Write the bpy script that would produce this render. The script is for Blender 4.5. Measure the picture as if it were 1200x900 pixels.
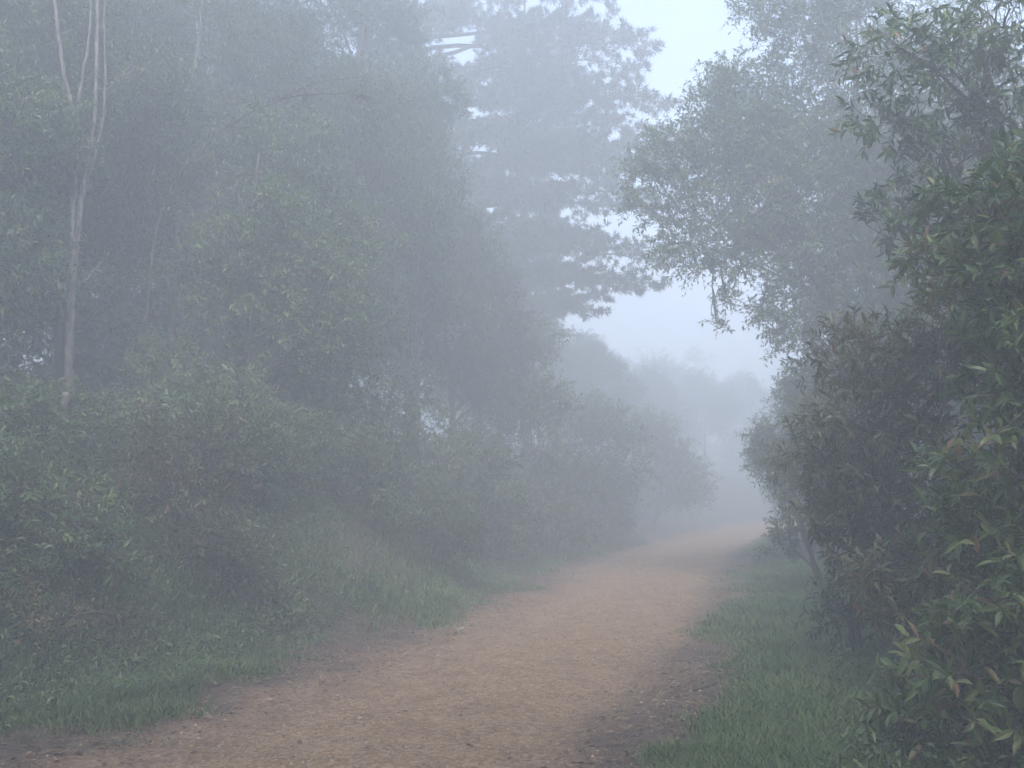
import bpy, math
import numpy as np
from mathutils import Vector

# ------------------------------------------------------------------ camera, sky, sun, exposure
for o in list(bpy.data.objects):
    bpy.data.objects.remove(o)
S = bpy.context.scene
C = S.collection
R = math.radians

cam_d = bpy.data.cameras.new('camera')
cam = bpy.data.objects.new('camera', cam_d); C.objects.link(cam)
cam.location = (0, 0, 1.6)
cam.rotation_euler = (R(90 + 5.8), 0, 0)
cam_d.sensor_width = 36; cam_d.lens = 35.3
cam_d.clip_start = 0.05; cam_d.clip_end = 3000
S.camera = cam

SUN_EL, SUN_AZ = 56, 178         # azimuth clockwise from +Y (ahead)
W = bpy.data.worlds.new('World'); S.world = W; W.use_nodes = True
wn = W.node_tree
bg = wn.nodes['Background']; bg.inputs['Strength'].default_value = 0.15
sky = wn.nodes.new('ShaderNodeTexSky'); sky.sky_type = 'NISHITA'
sky.sun_disc = False
sky.sun_elevation = R(SUN_EL); sky.sun_rotation = R(SUN_AZ)
sky.air_density = 1.0; sky.dust_density = 2.2; sky.ozone_density = 1.0
wn.links.new(sky.outputs[0], bg.inputs[0])

sd = bpy.data.lights.new('sun', 'SUN'); sun = bpy.data.objects.new('sun', sd); C.objects.link(sun)
sd.energy = 1.5; sd.angle = R(42); sd.color = (1.0, 0.985, 0.97)
_d = Vector((math.sin(R(SUN_AZ)) * math.cos(R(SUN_EL)), math.cos(R(SUN_AZ)) * math.cos(R(SUN_EL)), math.sin(R(SUN_EL))))
sun.rotation_euler = _d.to_track_quat('Z', 'Y').to_euler()

S.view_settings.view_transform = 'Standard'; S.view_settings.look = 'None'
S.view_settings.exposure = 1.78; S.view_settings.gamma = 1
S.view_settings.use_curve_mapping = False
S.render.engine = 'CYCLES'
cy = S.cycles
cy.use_denoising = True
cy.max_bounces = 10; cy.diffuse_bounces = 4; cy.glossy_bounces = 2
cy.transmission_bounces = 3; cy.volume_bounces = 6; cy.transparent_max_bounces = 4
cy.sample_clamp_indirect = 4

HAZE_DENSITY = 0.035
DENS = 2.6

# ------------------------------------------------------------------ helpers
def vnoise(p, seed=0, octaves=3):
    """cheap smooth pseudo noise in about [-1, 1]; p is (N,2) or (N,3)"""
    rng = np.random.default_rng(seed)
    p = np.asarray(p, float)
    out = np.zeros(len(p)); amp = 1.0; tot = 0
    for o in range(octaves):
        f = 2.0 ** o
        acc = np.zeros(len(p))
        for k in range(5):
            w = rng.normal(size=p.shape[1]); w /= np.linalg.norm(w)
            acc += np.sin(p @ w * f * rng.uniform(.7, 1.5) * 2 + rng.uniform(0, 6.28))
        out += amp * acc / 2.6; tot += amp; amp *= .55
    return out / tot

def unit(a):
    return a / np.maximum(np.linalg.norm(a, axis=-1, keepdims=True), 1e-9)

# the road's centre line, x as a function of y
_cy = np.array([-60, -20, 0, 5.7, 8.2, 11, 14.5, 18.8, 27, 37.7, 45, 60, 90, 200, 400])
_cx = np.array([-24, -9.9, -2.9, -1.0, -0.15, 0.75, 1.65, 2.7, 4.95, 8.75, 12.3, 22, 48, 158, 358])
def _smooth_curve():
    yy = np.linspace(-60, 400, 4601)
    xx = np.interp(yy, _cy, _cx)
    k = np.hanning(41); k /= k.sum()
    pad = np.concatenate([xx[0] + (xx[1]-xx[0])*np.arange(-20, 0), xx, xx[-1] + (xx[-1]-xx[-2])*np.arange(1, 21)])
    return yy, np.convolve(pad, k, 'valid')
YY, XX = _smooth_curve()
SL = np.gradient(XX, YY)
def xc(y): return np.interp(y, YY, XX)
def cosr(y): return 1 / np.sqrt(1 + np.interp(y, YY, SL) ** 2)
def lat(x, y): return (x - xc(y)) * cosr(y)
def smooth(a, b, t):
    t = np.clip((t - a) / (b - a), 0, 1); return t * t * (3 - 2 * t)
def gz(x, y):
    x = np.asarray(x, float); y = np.asarray(y, float)
    u = lat(x, y); P = np.stack([np.ravel(x), np.ravel(y)], 1)
    n = vnoise(P * .35, 3).reshape(u.shape); nf = vnoise(P * 2.2, 4).reshape(u.shape)
    z = -0.035 * np.exp(-((u + .75) / .28) ** 2) - 0.04 * np.exp(-((u - .85) / .3) ** 2)
    z = z + (.016 * nf + .02 * n) * np.exp(-(u / 1.9) ** 4)
    L = -u
    z = z + smooth(1.55, 2.3, L) * (.06 + .04 * nf)
    bs = .75 * np.exp(-((y - 13) / 3.2) ** 2)
    z = z + smooth(2.5 + .25 * n - bs, 5.2 - 1.3 * bs, L) * (1.75 + .3 * n) + np.maximum(L - 5, 0) * .16
    z = z + smooth(1.7, 2.6, u) * (.05 + .03 * nf) + smooth(3.5, 7, u) * (.45 + .15 * n) + np.clip(u - 7, 0, 60) * .03
    z = z - smooth(40, 300, L) * 8
    return z
def g1(x, y): return float(gz(np.array([x]), np.array([y]))[0])

class Geo:
    def __init__(s): s.v = []; s.f = []; s.t = []; s.n = 0
    def add(s, v, faces, tint=None):
        """v (N,3); faces: list of (M,k) int arrays; tint: list of (M,) arrays"""
        s.v.append(np.asarray(v, np.float32))
        for i, f in enumerate(faces):
            f = np.asarray(f, np.int64)
            s.f.append(f + s.n)
            s.t.append(np.full(len(f), .5) if tint is None else tint[i])
        s.n += len(v)
    def tube(s, pts, rad, sides=6, tint=.5, cap=True):
        pts = np.asarray(pts, float); n = len(pts)
        T = unit(np.gradient(pts, axis=0))
        up = np.array([0.13, .07, 1.]) if abs(T[:, 2]).mean() < .8 else np.array([1., .1, 0])
        A = unit(np.cross(T, up)); B = np.cross(T, A)
        a = np.linspace(0, 2*np.pi, sides, endpoint=False)
        rad = np.asarray(rad, float)
        ring = pts[:, None, :] + rad[:, None, None] * (np.cos(a)[None, :, None] * A[:, None, :] + np.sin(a)[None, :, None] * B[:, None, :])
        v = ring.reshape(-1, 3)
        i = np.arange(n-1)[:, None] * sides; j = np.arange(sides)[None, :]; j2 = (j + 1) % sides
        f = np.stack([i + j, i + j2, i + sides + j2, i + sides + j], -1).reshape(-1, 4)
        s.add(v, [f], [np.full(len(f), tint)])
    def sticks(s, A, B, r0, r1, tint=.5):
        """many thin 3-sided prisms"""
        A = np.asarray(A); B = np.asarray(B); n = len(A)
        if n == 0: return
        D = unit(B - A); U = unit(np.cross(D, np.array([.3, .5, .81]))); V = np.cross(D, U)
        vs = []
        for P, r in ((A, r0), (B, r1)):
            r = np.broadcast_to(r, (n,))[:, None]
            for k in range(3):
                a = k * 2.0944
                vs.append(P + r * (math.cos(a) * U + math.sin(a) * V))
        v = np.stack(vs, 1).reshape(-1, 3)
        b = np.arange(n)[:, None] * 6
        f = np.concatenate([b + np.array([k, (k+1) % 3, 3 + (k+1) % 3, 3 + k]) for k in range(3)])
        s.add(v, [f], [np.full(len(f), tint)])
    def leaves(s, P, D, N, L, Wd, tint, hi=False):
        n = len(P)
        if n == 0: return
        D = unit(D); Sd = unit(np.cross(D, N)); Nn = np.cross(Sd, D)
        if hi == 2:
            T = np.array([(0, 0, 0), (.14, -.30, .04), (.14, 0, .015), (.14, .30, .04), (.38, -.5, .06), (.38, 0, .01), (.38, .5, .06),
                          (.66, -.40, .02), (.66, 0, -.03), (.66, .40, .02), (.86, -.17, -.07), (.86, 0, -.09), (.86, .17, -.07), (1, 0, -.16)])
            F3 = np.array([(0, 2, 1), (0, 3, 2), (10, 11, 13), (11, 12, 13)])
            F4 = np.array([(1, 2, 5, 4), (2, 3, 6, 5), (4, 5, 8, 7), (5, 6, 9, 8), (7, 8, 11, 10), (8, 9, 12, 11)])
        elif hi:
            T = np.array([(0, 0, 0), (.3, -.5, .07), (.3, 0, 0), (.3, .5, .07), (.68, -.38, 0), (.68, 0, -.05), (.68, .38, 0), (1, 0, -.17)])
            F3 = np.array([(0, 2, 1), (0, 3, 2), (4, 5, 7), (5, 6, 7)]); F4 = np.array([(1, 2, 5, 4), (2, 3, 6, 5)])
        else:
            T = np.array([(0, 0, 0), (.45, -.5, .1), (1, 0, -.04), (.45, .5, .1)])
            F3 = np.array([(0, 2, 1), (0, 3, 2)]); F4 = None
        L = np.broadcast_to(L, (n,)); Wd = np.broadcast_to(Wd, (n,))
        v = P[:, None] + T[None, :, 0:1] * L[:, None, None] * D[:, None] + T[None, :, 1:2] * Wd[:, None, None] * Sd[:, None] + T[None, :, 2:3] * L[:, None, None] * Nn[:, None]
        b = np.arange(n)[:, None, None] * len(T)
        fs = [(b + F3[None]).reshape(-1, 3)]; ts = [np.repeat(tint, len(F3))]
        if F4 is not None:
            fs.append((b + F4[None]).reshape(-1, 4)); ts.append(np.repeat(tint, len(F4)))
        s.add(v.reshape(-1, 3), fs, ts)
    def mesh(s, name, mat, smooth_=False):
        me = bpy.data.meshes.new(name)
        v = np.concatenate(s.v)
        me.vertices.add(len(v)); me.vertices.foreach_set('co', v.astype(np.float32).ravel())
        idx = np.concatenate([f.ravel() for f in s.f]).astype(np.int32)
        cnt = np.concatenate([np.full(len(f), f.shape[1]) for f in s.f])
        st = np.concatenate([[0], np.cumsum(cnt)[:-1]]).astype(np.int32)
        me.loops.add(len(idx)); me.loops.foreach_set('vertex_index', idx)
        me.polygons.add(len(cnt)); me.polygons.foreach_set('loop_start', st)
        me.update(calc_edges=True)
        a = me.attributes.new('tint', 'FLOAT', 'FACE'); a.data.foreach_set('value', np.concatenate(s.t).astype(np.float32))
        me.polygons.foreach_set('use_smooth', np.full(len(cnt), smooth_))
        me.materials.append(mat); me.update()
        return me

def link(name, me, parent=None, loc=(0, 0, 0)):
    o = bpy.data.objects.new(name, me); C.objects.link(o); o.location = loc
    if parent: o.parent = parent
    return o
def root(name, label, cat, loc, group=None):
    o = bpy.data.objects.new(name, None); C.objects.link(o); o.location = loc
    o.empty_display_size = .3
    o['label'] = label; o['category'] = cat
    if group: o['group'] = group
    return o
def copy_thing(src, x, y, rot, sc, label, group=None, dz=0):
    r = src.copy(); C.objects.link(r)
    r.location = (x, y, g1(x, y) + dz); r.rotation_euler = (0, 0, rot)
    r.scale = sc if isinstance(sc, tuple) else (sc, sc, sc)
    r['label'] = label
    if group: r['group'] = group
    elif 'group' in r: del r['group']
    for ch in list(src.children):
        c = ch.copy(); C.objects.link(c); c.parent = r
    return r

# ------------------------------------------------------------------ materials
def mat(name):
    m = bpy.data.materials.new(name); m.use_nodes = True; nt = m.node_tree
    for n in list(nt.nodes): nt.nodes.remove(n)
    out = nt.nodes.new('ShaderNodeOutputMaterial')
    return m, nt, out
def N(nt, t, **k):
    n = nt.nodes.new(t)
    for a, b in k.items():
        if a in n.inputs: n.inputs[a].default_value = b
        else: setattr(n, a, b)
    return n
def ramp(nt, stops, fac):
    r = nt.nodes.new('ShaderNodeValToRGB'); e = r.color_ramp.elements
    while len(e) < len(stops): e.new(.5)
    for i, (p, c) in enumerate(stops): e[i].position = p; e[i].color = (*c, 1) if len(c) == 3 else c
    nt.links.new(fac, r.inputs[0]); return r.outputs[0]

def leaf_mat(name, stops, rough=.5, trans=.32):
    m, nt, out = mat(name)
    a = N(nt, 'ShaderNodeAttribute', attribute_name='tint')
    col = ramp(nt, stops, a.outputs['Fac'])
    p = N(nt, 'ShaderNodeBsdfPrincipled'); p.inputs['Roughness'].default_value = rough
    p.inputs['Specular IOR Level'].default_value = .5
    nt.links.new(col, p.inputs['Base Color'])
    t = N(nt, 'ShaderNodeBsdfTranslucent'); nt.links.new(col, t.inputs[0])
    mx = N(nt, 'ShaderNodeMixShader'); mx.inputs[0].default_value = trans
    nt.links.new(p.outputs[0], mx.inputs[1]); nt.links.new(t.outputs[0], mx.inputs[2])
    nt.links.new(mx.outputs[0], out.inputs[0])
    return m
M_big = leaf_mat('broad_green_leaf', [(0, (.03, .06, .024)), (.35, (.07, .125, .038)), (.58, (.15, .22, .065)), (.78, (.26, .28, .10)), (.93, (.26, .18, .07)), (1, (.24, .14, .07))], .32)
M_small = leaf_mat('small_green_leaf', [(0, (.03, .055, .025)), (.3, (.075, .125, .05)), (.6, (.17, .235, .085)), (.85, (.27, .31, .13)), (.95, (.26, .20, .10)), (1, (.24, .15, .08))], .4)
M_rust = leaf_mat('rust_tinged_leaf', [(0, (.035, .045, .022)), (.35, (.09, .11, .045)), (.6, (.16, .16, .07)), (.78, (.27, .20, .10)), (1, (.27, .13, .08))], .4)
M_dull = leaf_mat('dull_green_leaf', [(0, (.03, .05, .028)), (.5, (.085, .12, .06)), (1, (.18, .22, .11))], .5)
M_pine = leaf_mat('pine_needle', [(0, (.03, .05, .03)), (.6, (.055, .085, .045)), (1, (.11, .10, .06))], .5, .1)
M_grass = leaf_mat('grass_blade', [(0, (.07, .11, .035)), (.5, (.14, .21, .065)), (.8, (.22, .28, .09)), (.92, (.25, .22, .11)), (1, (.32, .25, .15))], .55, .3)
M_litter = leaf_mat('dead_leaf', [(0, (.07, .04, .025)), (.5, (.14, .08, .045)), (1, (.26, .17, .10))], .7, .05)

def bark(name, c0, c1, c2, scale=6):
    m, nt, out = mat(name)
    tc = N(nt, 'ShaderNodeTexCoord')
    mp = N(nt, 'ShaderNodeMapping'); mp.inputs['Scale'].default_value = (scale, scale, scale * .3)
    nt.links.new(tc.outputs['Object'], mp.inputs[0])
    n1 = N(nt, 'ShaderNodeTexNoise', Scale=1.5, Detail=6.0, Roughness=.65); nt.links.new(mp.outputs[0], n1.inputs['Vector'])
    col = ramp(nt, [(.3, c0), (.5, c1), (.68, c2)], n1.outputs['Fac'])
    n2 = N(nt, 'ShaderNodeTexNoise', Scale=9.0, Detail=4.0); nt.links.new(mp.outputs[0], n2.inputs['Vector'])
    b = N(nt, 'ShaderNodeBump', Strength=.6, Distance=.02); nt.links.new(n2.outputs['Fac'], b.inputs['Height'])
    p = N(nt, 'ShaderNodeBsdfPrincipled', Roughness=.85)
    nt.links.new(col, p.inputs['Base Color']); nt.links.new(b.outputs[0], p.inputs['Normal']); nt.links.new(p.outputs[0], out.inputs[0])
    return m
B_pale = bark('pale_bark', (.09, .075, .065), (.20, .17, .15), (.34, .31, .28), 15)
B_dark = bark('dark_bark', (.05, .04, .032), (.11, .09, .07), (.18, .155, .13))
B_twig = bark('twig_bark', (.06, .045, .035), (.12, .09, .065), (.17, .13, .10), 20)

def ground_mats():
    res = []
    for which in ('ground', 'road'):
        m, nt, out = mat('red_earth_and_litter' if which == 'ground' else 'packed_ochre_gravel')
        lk = nt.links.new
        tc = N(nt, 'ShaderNodeTexCoord'); uv = N(nt, 'ShaderNodeUVMap', uv_map='along_road')
        sep = N(nt, 'ShaderNodeSeparateXYZ'); lk(uv.outputs[0], sep.inputs[0])
        def noise(sc, det=5, rough=.6, vec=None):
            n = N(nt, 'ShaderNodeTexNoise', Scale=sc, Detail=float(det), Roughness=rough)
            lk(vec or tc.outputs['Object'], n.inputs['Vector']); return n.outputs['Fac']
        def math_(op, a, b=None, c=None):
            n = N(nt, 'ShaderNodeMath', operation=op)
            for i, q in enumerate((a, b, c)):
                if q is None: continue
                if isinstance(q, (int, float)): n.inputs[i].default_value = q
                else: lk(q, n.inputs[i])
            return n.outputs[0]
        def mixc(f, a, b):
            n = N(nt, 'ShaderNodeMix', data_type='RGBA')
            if isinstance(f, float): n.inputs[0].default_value = f
            else: lk(f, n.inputs[0])
            lk(a, n.inputs[6]); lk(b, n.inputs[7]); return n.outputs[2]
        mpg = N(nt, 'ShaderNodeMapping'); mpg.inputs['Scale'].default_value = (1.0, .35, 1)
        lk(uv.outputs[0], mpg.inputs[0])
        streak = noise(1.6, 4, .6, mpg.outputs[0])
        # gravel: fine stones in ochre, tan and grey
        vor = N(nt, 'ShaderNodeTexVoronoi', Scale=38.0); lk(tc.outputs['Object'], vor.inputs['Vector'])
        sepc = N(nt, 'ShaderNodeSeparateColor'); lk(vor.outputs['Color'], sepc.inputs[0])
        stone = ramp(nt, [(0, (.14, .07, .03)), (.35, (.33, .185, .08)), (.65, (.47, .29, .135)), (.88, (.58, .41, .24)), (1, (.55, .46, .35))], sepc.outputs[0])
        coarse = ramp(nt, [(.34, (.19, .10, .052)), (.48, (.38, .225, .125)), (.6, (.50, .33, .20)), (.72, (.62, .46, .32))], noise(2.6, 10, .78))
        grav = mixc(.5, coarse, stone)
        earth = ramp(nt, [(.3, (.075, .045, .03)), (.5, (.15, .092, .06)), (.7, (.25, .165, .11))], noise(5, 8, .7))
        au = math_('ABSOLUTE', math_('ADD', sep.outputs[0], .2))
        edge = math_('ADD', au, math_('MULTIPLY', math_('SUBTRACT', noise(.9, 6), .5), 1.6))
        # compacted wheel tracks are darker, damper earth
        def track(c, w):
            d = math_('ABSOLUTE', math_('SUBTRACT', sep.outputs[0], c))
            n = N(nt, 'ShaderNodeMapRange'); n.inputs[1].default_value = w; n.inputs[2].default_value = 0.0
            lk(d, n.inputs[0]); return n.outputs[0]
        tr = math_('MULTIPLY', math_('ADD', track(1.2, .5), track(-1.15, .4)), math_('MULTIPLY', streak, .7))
        g2 = mixc(math_('MINIMUM', tr, 1.0), grav, earth)
        mr = N(nt, 'ShaderNodeMapRange'); mr.inputs[1].default_value = 1.0; mr.inputs[2].default_value = 1.6; lk(edge, mr.inputs[0])
        base = mixc(mr.outputs[0], g2, earth)
        if which == 'ground':
            soil = ramp(nt, [(.3, (.045, .04, .025)), (.5, (.075, .065, .035)), (.7, (.14, .10, .06))], noise(4, 8, .7))
            moss = ramp(nt, [(.35, (.035, .055, .02)), (.7, (.07, .10, .035))], noise(9, 6))
            mm = N(nt, 'ShaderNodeMapRange'); mm.inputs[1].default_value = .42; mm.inputs[2].default_value = .6; lk(noise(1.3, 5), mm.inputs[0])
            so = mixc(mm.outputs[0], soil, moss)
            mr2 = N(nt, 'ShaderNodeMapRange'); mr2.inputs[1].default_value = 1.7; mr2.inputs[2].default_value = 2.6; lk(edge, mr2.inputs[0])
            base = mixc(mr2.outputs[0], base, so)
            # one bare clay scar on the bank
            clay = ramp(nt, [(.3, (.09, .055, .038)), (.6, (.19, .125, .088))], noise(3, 7, .7))
            d1 = math_('ABSOLUTE', math_('ADD', sep.outputs[0], 2.75)); d2 = math_('MULTIPLY', math_('ABSOLUTE', math_('SUBTRACT', sep.outputs[1], 13.0)), .45)
            scar = N(nt, 'ShaderNodeMapRange'); scar.inputs[1].default_value = 1.0; scar.inputs[2].default_value = .5
            lk(math_('ADD', math_('MAXIMUM', d1, d2), math_('MULTIPLY', math_('SUBTRACT', noise(1.6, 4), .5), 1.2)), scar.inputs[0])
            base = mixc(math_('MULTIPLY', scar.outputs[0], .45), base, clay)
        h1 = noise(60, 5, .7); h2 = noise(9, 6, .65)
        hh = math_('ADD', math_('MULTIPLY', h1, .35), math_('ADD', h2, math_('MULTIPLY', vor.outputs['Distance'], .6)))
        b = N(nt, 'ShaderNodeBump', Strength=1.0, Distance=.06); lk(hh, b.inputs['Height'])
        p = N(nt, 'ShaderNodeBsdfPrincipled', Roughness=.8)
        lk(base, p.inputs['Base Color']); lk(b.outputs[0], p.inputs['Normal']); lk(p.outputs[0], out.inputs[0])
        res.append(m)
    return res
M_ground, M_road = ground_mats()

# ------------------------------------------------------------------ ground and road
HALF = 1.75
ys = np.concatenate([np.arange(-60, -4, 3), np.arange(-4, 3, .5), np.arange(3, 16, .09), np.arange(16, 32, .25), np.arange(32, 70, 1), np.arange(70, 260, 8)])
def sheet(name, us, material, label=None):
    U, Y = np.meshgrid(us, ys)
    X = xc(Y) + U / cosr(Y)
    Z = gz(X, Y)
    n, mcol = U.shape
    g = Geo()
    i = np.arange(n-1)[:, None] * mcol + np.arange(mcol-1)[None]
    f = np.stack([i, i + 1, i + 1 + mcol, i + mcol], -1).reshape(-1, 4)
    g.add(np.stack([X, Y, Z], -1).reshape(-1, 3), [f])
    me = g.mesh(name, material, True)
    uvl = me.uv_layers.new(name='along_road')
    uvv = np.stack([U.ravel(), Y.ravel()], 1)[f.ravel()]
    uvl.data.foreach_set('uv', uvv.astype(np.float32).ravel())
    o = link(name, me); o['kind'] = 'structure'
    return o
us_l = -np.concatenate([[200, 150, 100, 70, 50, 40, 30, 24, 20], np.arange(17, 8, -.8), np.arange(8, HALF, -.12)])
us_l = np.concatenate([us_l, [-HALF]])
us_r = -us_l[::-1]
us_c = np.linspace(-HALF, HALF, 55)
# one continuous ground sheet: it passes 4 mm or more below the road as a shallow bed
us_all = np.concatenate([us_l, us_r])
sheet('ground', np.unique(np.concatenate([us_l, us_r])), M_ground)
road = sheet('dirt_road', us_c, M_road)
# drop the ground's middle strip under the road so nothing pokes through
gm = bpy.data.objects['ground'].data
co = np.empty(len(gm.vertices) * 3, np.float32); gm.vertices.foreach_get('co', co); co = co.reshape(-1, 3)
uu = np.abs(lat(co[:, 0], co[:, 1]))
rc = road.data; rco = np.empty(len(rc.vertices) * 3, np.float32); rc.vertices.foreach_get('co', rco); rco = rco.reshape(-1, 3)
ru = np.abs(lat(rco[:, 0], rco[:, 1])); rco[:, 2] += .004 + .0 * ru; rc.vertices.foreach_set('co', rco.ravel()); rc.update()
# cut out the ground faces hidden by the road (the strip between the two inner columns)
import bmesh
bm = bmesh.new(); bm.from_mesh(gm)
kill = [f for f in bm.faces if abs(float(f.calc_center_median().x) - float(xc(f.calc_center_median().y))) * float(cosr(f.calc_center_median().y)) < HALF * .5]
bmesh.ops.delete(bm, geom=kill, context='FACES'); bm.to_mesh(gm); bm.free()

# ------------------------------------------------------------------ plants
def rand_dirs(rng, n, zmin=-1.0):
    z = rng.uniform(zmin, 1, n); a = rng.uniform(0, 2*np.pi, n); r = np.sqrt(1 - z*z)
    return np.stack([r*np.cos(a), r*np.sin(a), z], 1)

def add_sprays(rng, leafg, twigg, base, dirs, length, K, leafL, ratio, droop, tint, hi=False, rosette=False, twig_r=.004, hang=.25):
    M = len(base)
    if M == 0: return
    dirs = unit(dirs)
    t = (np.arange(K)[None] + rng.uniform(0, 1, (M, K))) / K
    if rosette: t = .25 + .75 * t ** .75
    Ln = length[:, None]
    down = np.array([0, 0, -1.])
    P = base[:, None] + dirs[:, None] * (Ln * t)[..., None] + down * (droop * Ln * t * t)[..., None]
    T = unit(dirs[:, None] + down * (2 * droop * t)[..., None])
    A = unit(np.cross(T, np.array([.21, .33, .92]))); B = np.cross(T, A)
    ang = np.arange(K)[None] * 2.4 + rng.uniform(0, 6.28, (M, 1)) + rng.normal(0, .4, (M, K))
    side = np.cos(ang)[..., None] * A + np.sin(ang)[..., None] * B
    fw = rng.uniform(.35, 1.0, (M, K, 1)) if not rosette else rng.uniform(.3, 1.5, (M, K, 1))
    D = unit(side + fw * T + down * hang + rng.normal(0, .2, (M, K, 3)))
    Nn = unit(np.array([0, 0, 1.]) + .5 * T + rng.normal(0, .45, (M, K, 3)))
    L = leafL * rng.uniform(.45, 1.3, (M, K))
    tt = np.clip(tint[:, None] + rng.normal(0, .12, (M, K)) + np.where(rng.random((M, K)) < .035, .5, 0), 0, 1)
    leafg.leaves(P.reshape(-1, 3), D.reshape(-1, 3), Nn.reshape(-1, 3), L.ravel(), L.ravel() * ratio, tt.ravel(), hi)
    if twigg is not None:
        mid = base + dirs * (length * .5)[:, None] + down * (droop * length * .25)[:, None]
        tip = base + dirs * length[:, None] + down * (droop * length)[:, None]
        twigg.sticks(base - dirs * (length * .3)[:, None], mid, twig_r, twig_r * .75)
        twigg.sticks(mid, tip, twig_r * .75, twig_r * .35)

def foliage(rng, lobes, leafg, twigg, dens=9, K=12, slen=.35, leafL=.07, ratio=.42, droop=.25, tint0=.4, hi=False, rosette=False, twig_r=.004, hang=.25, up=.35, shell=.6):
    for (cx_, cy_, cz_, r) in lobes:
        n = max(6, int(DENS * dens * 4 * np.pi * r * r * .8))
        d = rand_dirs(rng, n, -.85)
        nz = vnoise(d * 1.6 + np.array([cx_, cy_, cz_]) * 1.7, 11, 2)
        rad = r * (1 + .33 * nz) * (1 - shell * rng.random(n) ** 2.2)
        keep = vnoise(d * 3.1 + np.array([cz_, cx_, cy_]), 17, 2) > -.62
        d = d[keep]; rad = rad[keep]; n = len(d)
        P = np.array([cx_, cy_, cz_]) + d * rad[:, None] * np.array([1, 1, .8])
        sl = slen * rng.uniform(.6, 1.3, n)
        dirs = unit(d + np.array([0, 0, up]) + rng.normal(0, .38, (n, 3)))
        lobe_t = tint0 + rng.normal(0, .11)
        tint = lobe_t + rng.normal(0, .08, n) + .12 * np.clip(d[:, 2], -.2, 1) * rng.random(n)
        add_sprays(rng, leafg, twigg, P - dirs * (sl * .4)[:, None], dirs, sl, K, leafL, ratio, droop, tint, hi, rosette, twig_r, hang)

def curve(rng, a, b, n=7, wob=.06, sag=0.0):
    a = np.array(a, float); b = np.array(b, float); t = np.linspace(0, 1, n)[:, None]
    L = np.linalg.norm(b - a)
    p = a + (b - a) * t + np.array([0, 0, sag * L]) * (4 * t * (1 - t)) * .5
    w = rng.normal(0, wob * L, (n, 3)); w[0] = w[-1] = 0
    return p + np.cumsum(w, 0) * .35 * np.sin(np.pi * t)

def limbs(rng, g, stem_pts, stem_rad, lobes, r_end=.01, sides=5):
    """limbs from the stems to each lobe, then three forks inside it"""
    for (a, b, c, r) in lobes:
        tgt = np.array([a, b, c])
        dz = tgt[2] - stem_pts[:, 2]
        hd = np.linalg.norm(stem_pts[:, :2] - tgt[:2], axis=1)
        score = np.abs(dz - .55 * hd) + hd * .6
        i = int(np.argmin(score)); s0 = stem_pts[i]; r0 = min(stem_rad[i] * .6, .012 + .016 * np.linalg.norm(tgt - s0))
        p = curve(rng, s0, tgt, 8, .05, .12)
        g.tube(p, np.linspace(r0, r_end, 8), sides)
        for k in range(5):
            e = tgt + rand_dirs(rng, 1, -.4)[0] * r * .8
            q = curve(rng, p[rng.integers(3, 8)], e, 5, .08)
            g.tube(q, np.linspace(r_end * 1.1, r_end * .35, 5), 3)

def rand_lobes(rng, n, c, rad, r0, r1, zmin=-.7):
    out = []
    d = rand_dirs(rng, n, zmin)
    for k in range(n):
        q = rng.uniform(.35, 1.0) ** .6
        out.append((c[0] + d[k, 0]*rad[0]*q, c[1] + d[k, 1]*rad[1]*q, c[2] + d[k, 2]*rad[2]*q, rng.uniform(r0, r1)))
    return out

def shrub(seed, name, label, x, y, lobes, M, cat='bush', group=None, stems=4, dz=0, bark_m=None, **kw):
    """lobes in local coordinates about the base"""
    rng = np.random.default_rng(seed)
    rt = root(name, label, cat, (x, y, g1(x, y) + dz), group)
    lg, tg = Geo(), Geo()
    foliage(rng, lobes, lg, tg, **kw)
    ctr = np.array([l[:3] for l in lobes]); top = ctr[:, 2].max()
    sp, sr = [], []
    for k in range(stems):
        j = rng.integers(len(lobes)); tgt = ctr[j]
        p = curve(rng, (rng.normal(0, .08), rng.normal(0, .08), -.25), tgt, 9, .04, .05)
        r = np.linspace(.022 + .006 * top, .009, 9); tg.tube(p, r, 5); sp.append(p); sr.append(r)
    limbs(rng, tg, np.concatenate(sp), np.concatenate(sr), lobes, .007, 4)
    link('stems', tg.mesh('stems', bark_m or B_twig), rt); link('foliage', lg.mesh('foliage', M), rt)
    return rt

def tree(seed, name, label, x, y, stems, lobes, M, bark_m, cat='tree', group=None, dz=0, lean=0, **kw):
    """stems: list of (points, r0, r1), local"""
    rng = np.random.default_rng(seed)
    rt = root(name, label, cat, (x, y, g1(x, y) + dz), group)
    lg, tg = Geo(), Geo()
    sp, sr = [], []
    for pts, r0, r1 in stems:
        pts = np.array(pts, float); pts[:, 0] += lean * np.maximum(pts[:, 2], 0)
        tt = np.linspace(0, len(pts) - 1, len(pts) * 5)
        p = np.stack([np.interp(tt, np.arange(len(pts)), pts[:, k]) for k in range(3)], 1)
        pad = np.concatenate([p[:1]]*2 + [p] + [p[-1:]]*2)
        p2 = np.stack([np.convolve(pad[:, k], np.array([1, 2, 3, 2, 1]) / 9, 'valid') for k in range(3)], 1); p2[0] = p[0]; p2[-1] = p[-1]
        p2[1:-1, :2] += rng.normal(0, .005, (len(p2) - 2, 2))
        r = np.linspace(r0, r1, len(p2)) * (1 + .06 * rng.normal(size=len(p2))); tg.tube(p2, r, 9); sp.append(p2); sr.append(r)
    limbs(rng, tg, np.concatenate(sp), np.concatenate(sr), lobes, .012)
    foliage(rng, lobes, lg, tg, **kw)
    link('trunk', tg.mesh('trunk', bark_m, True), rt); link('crown', lg.mesh('crown', M), rt)
    return rt

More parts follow.
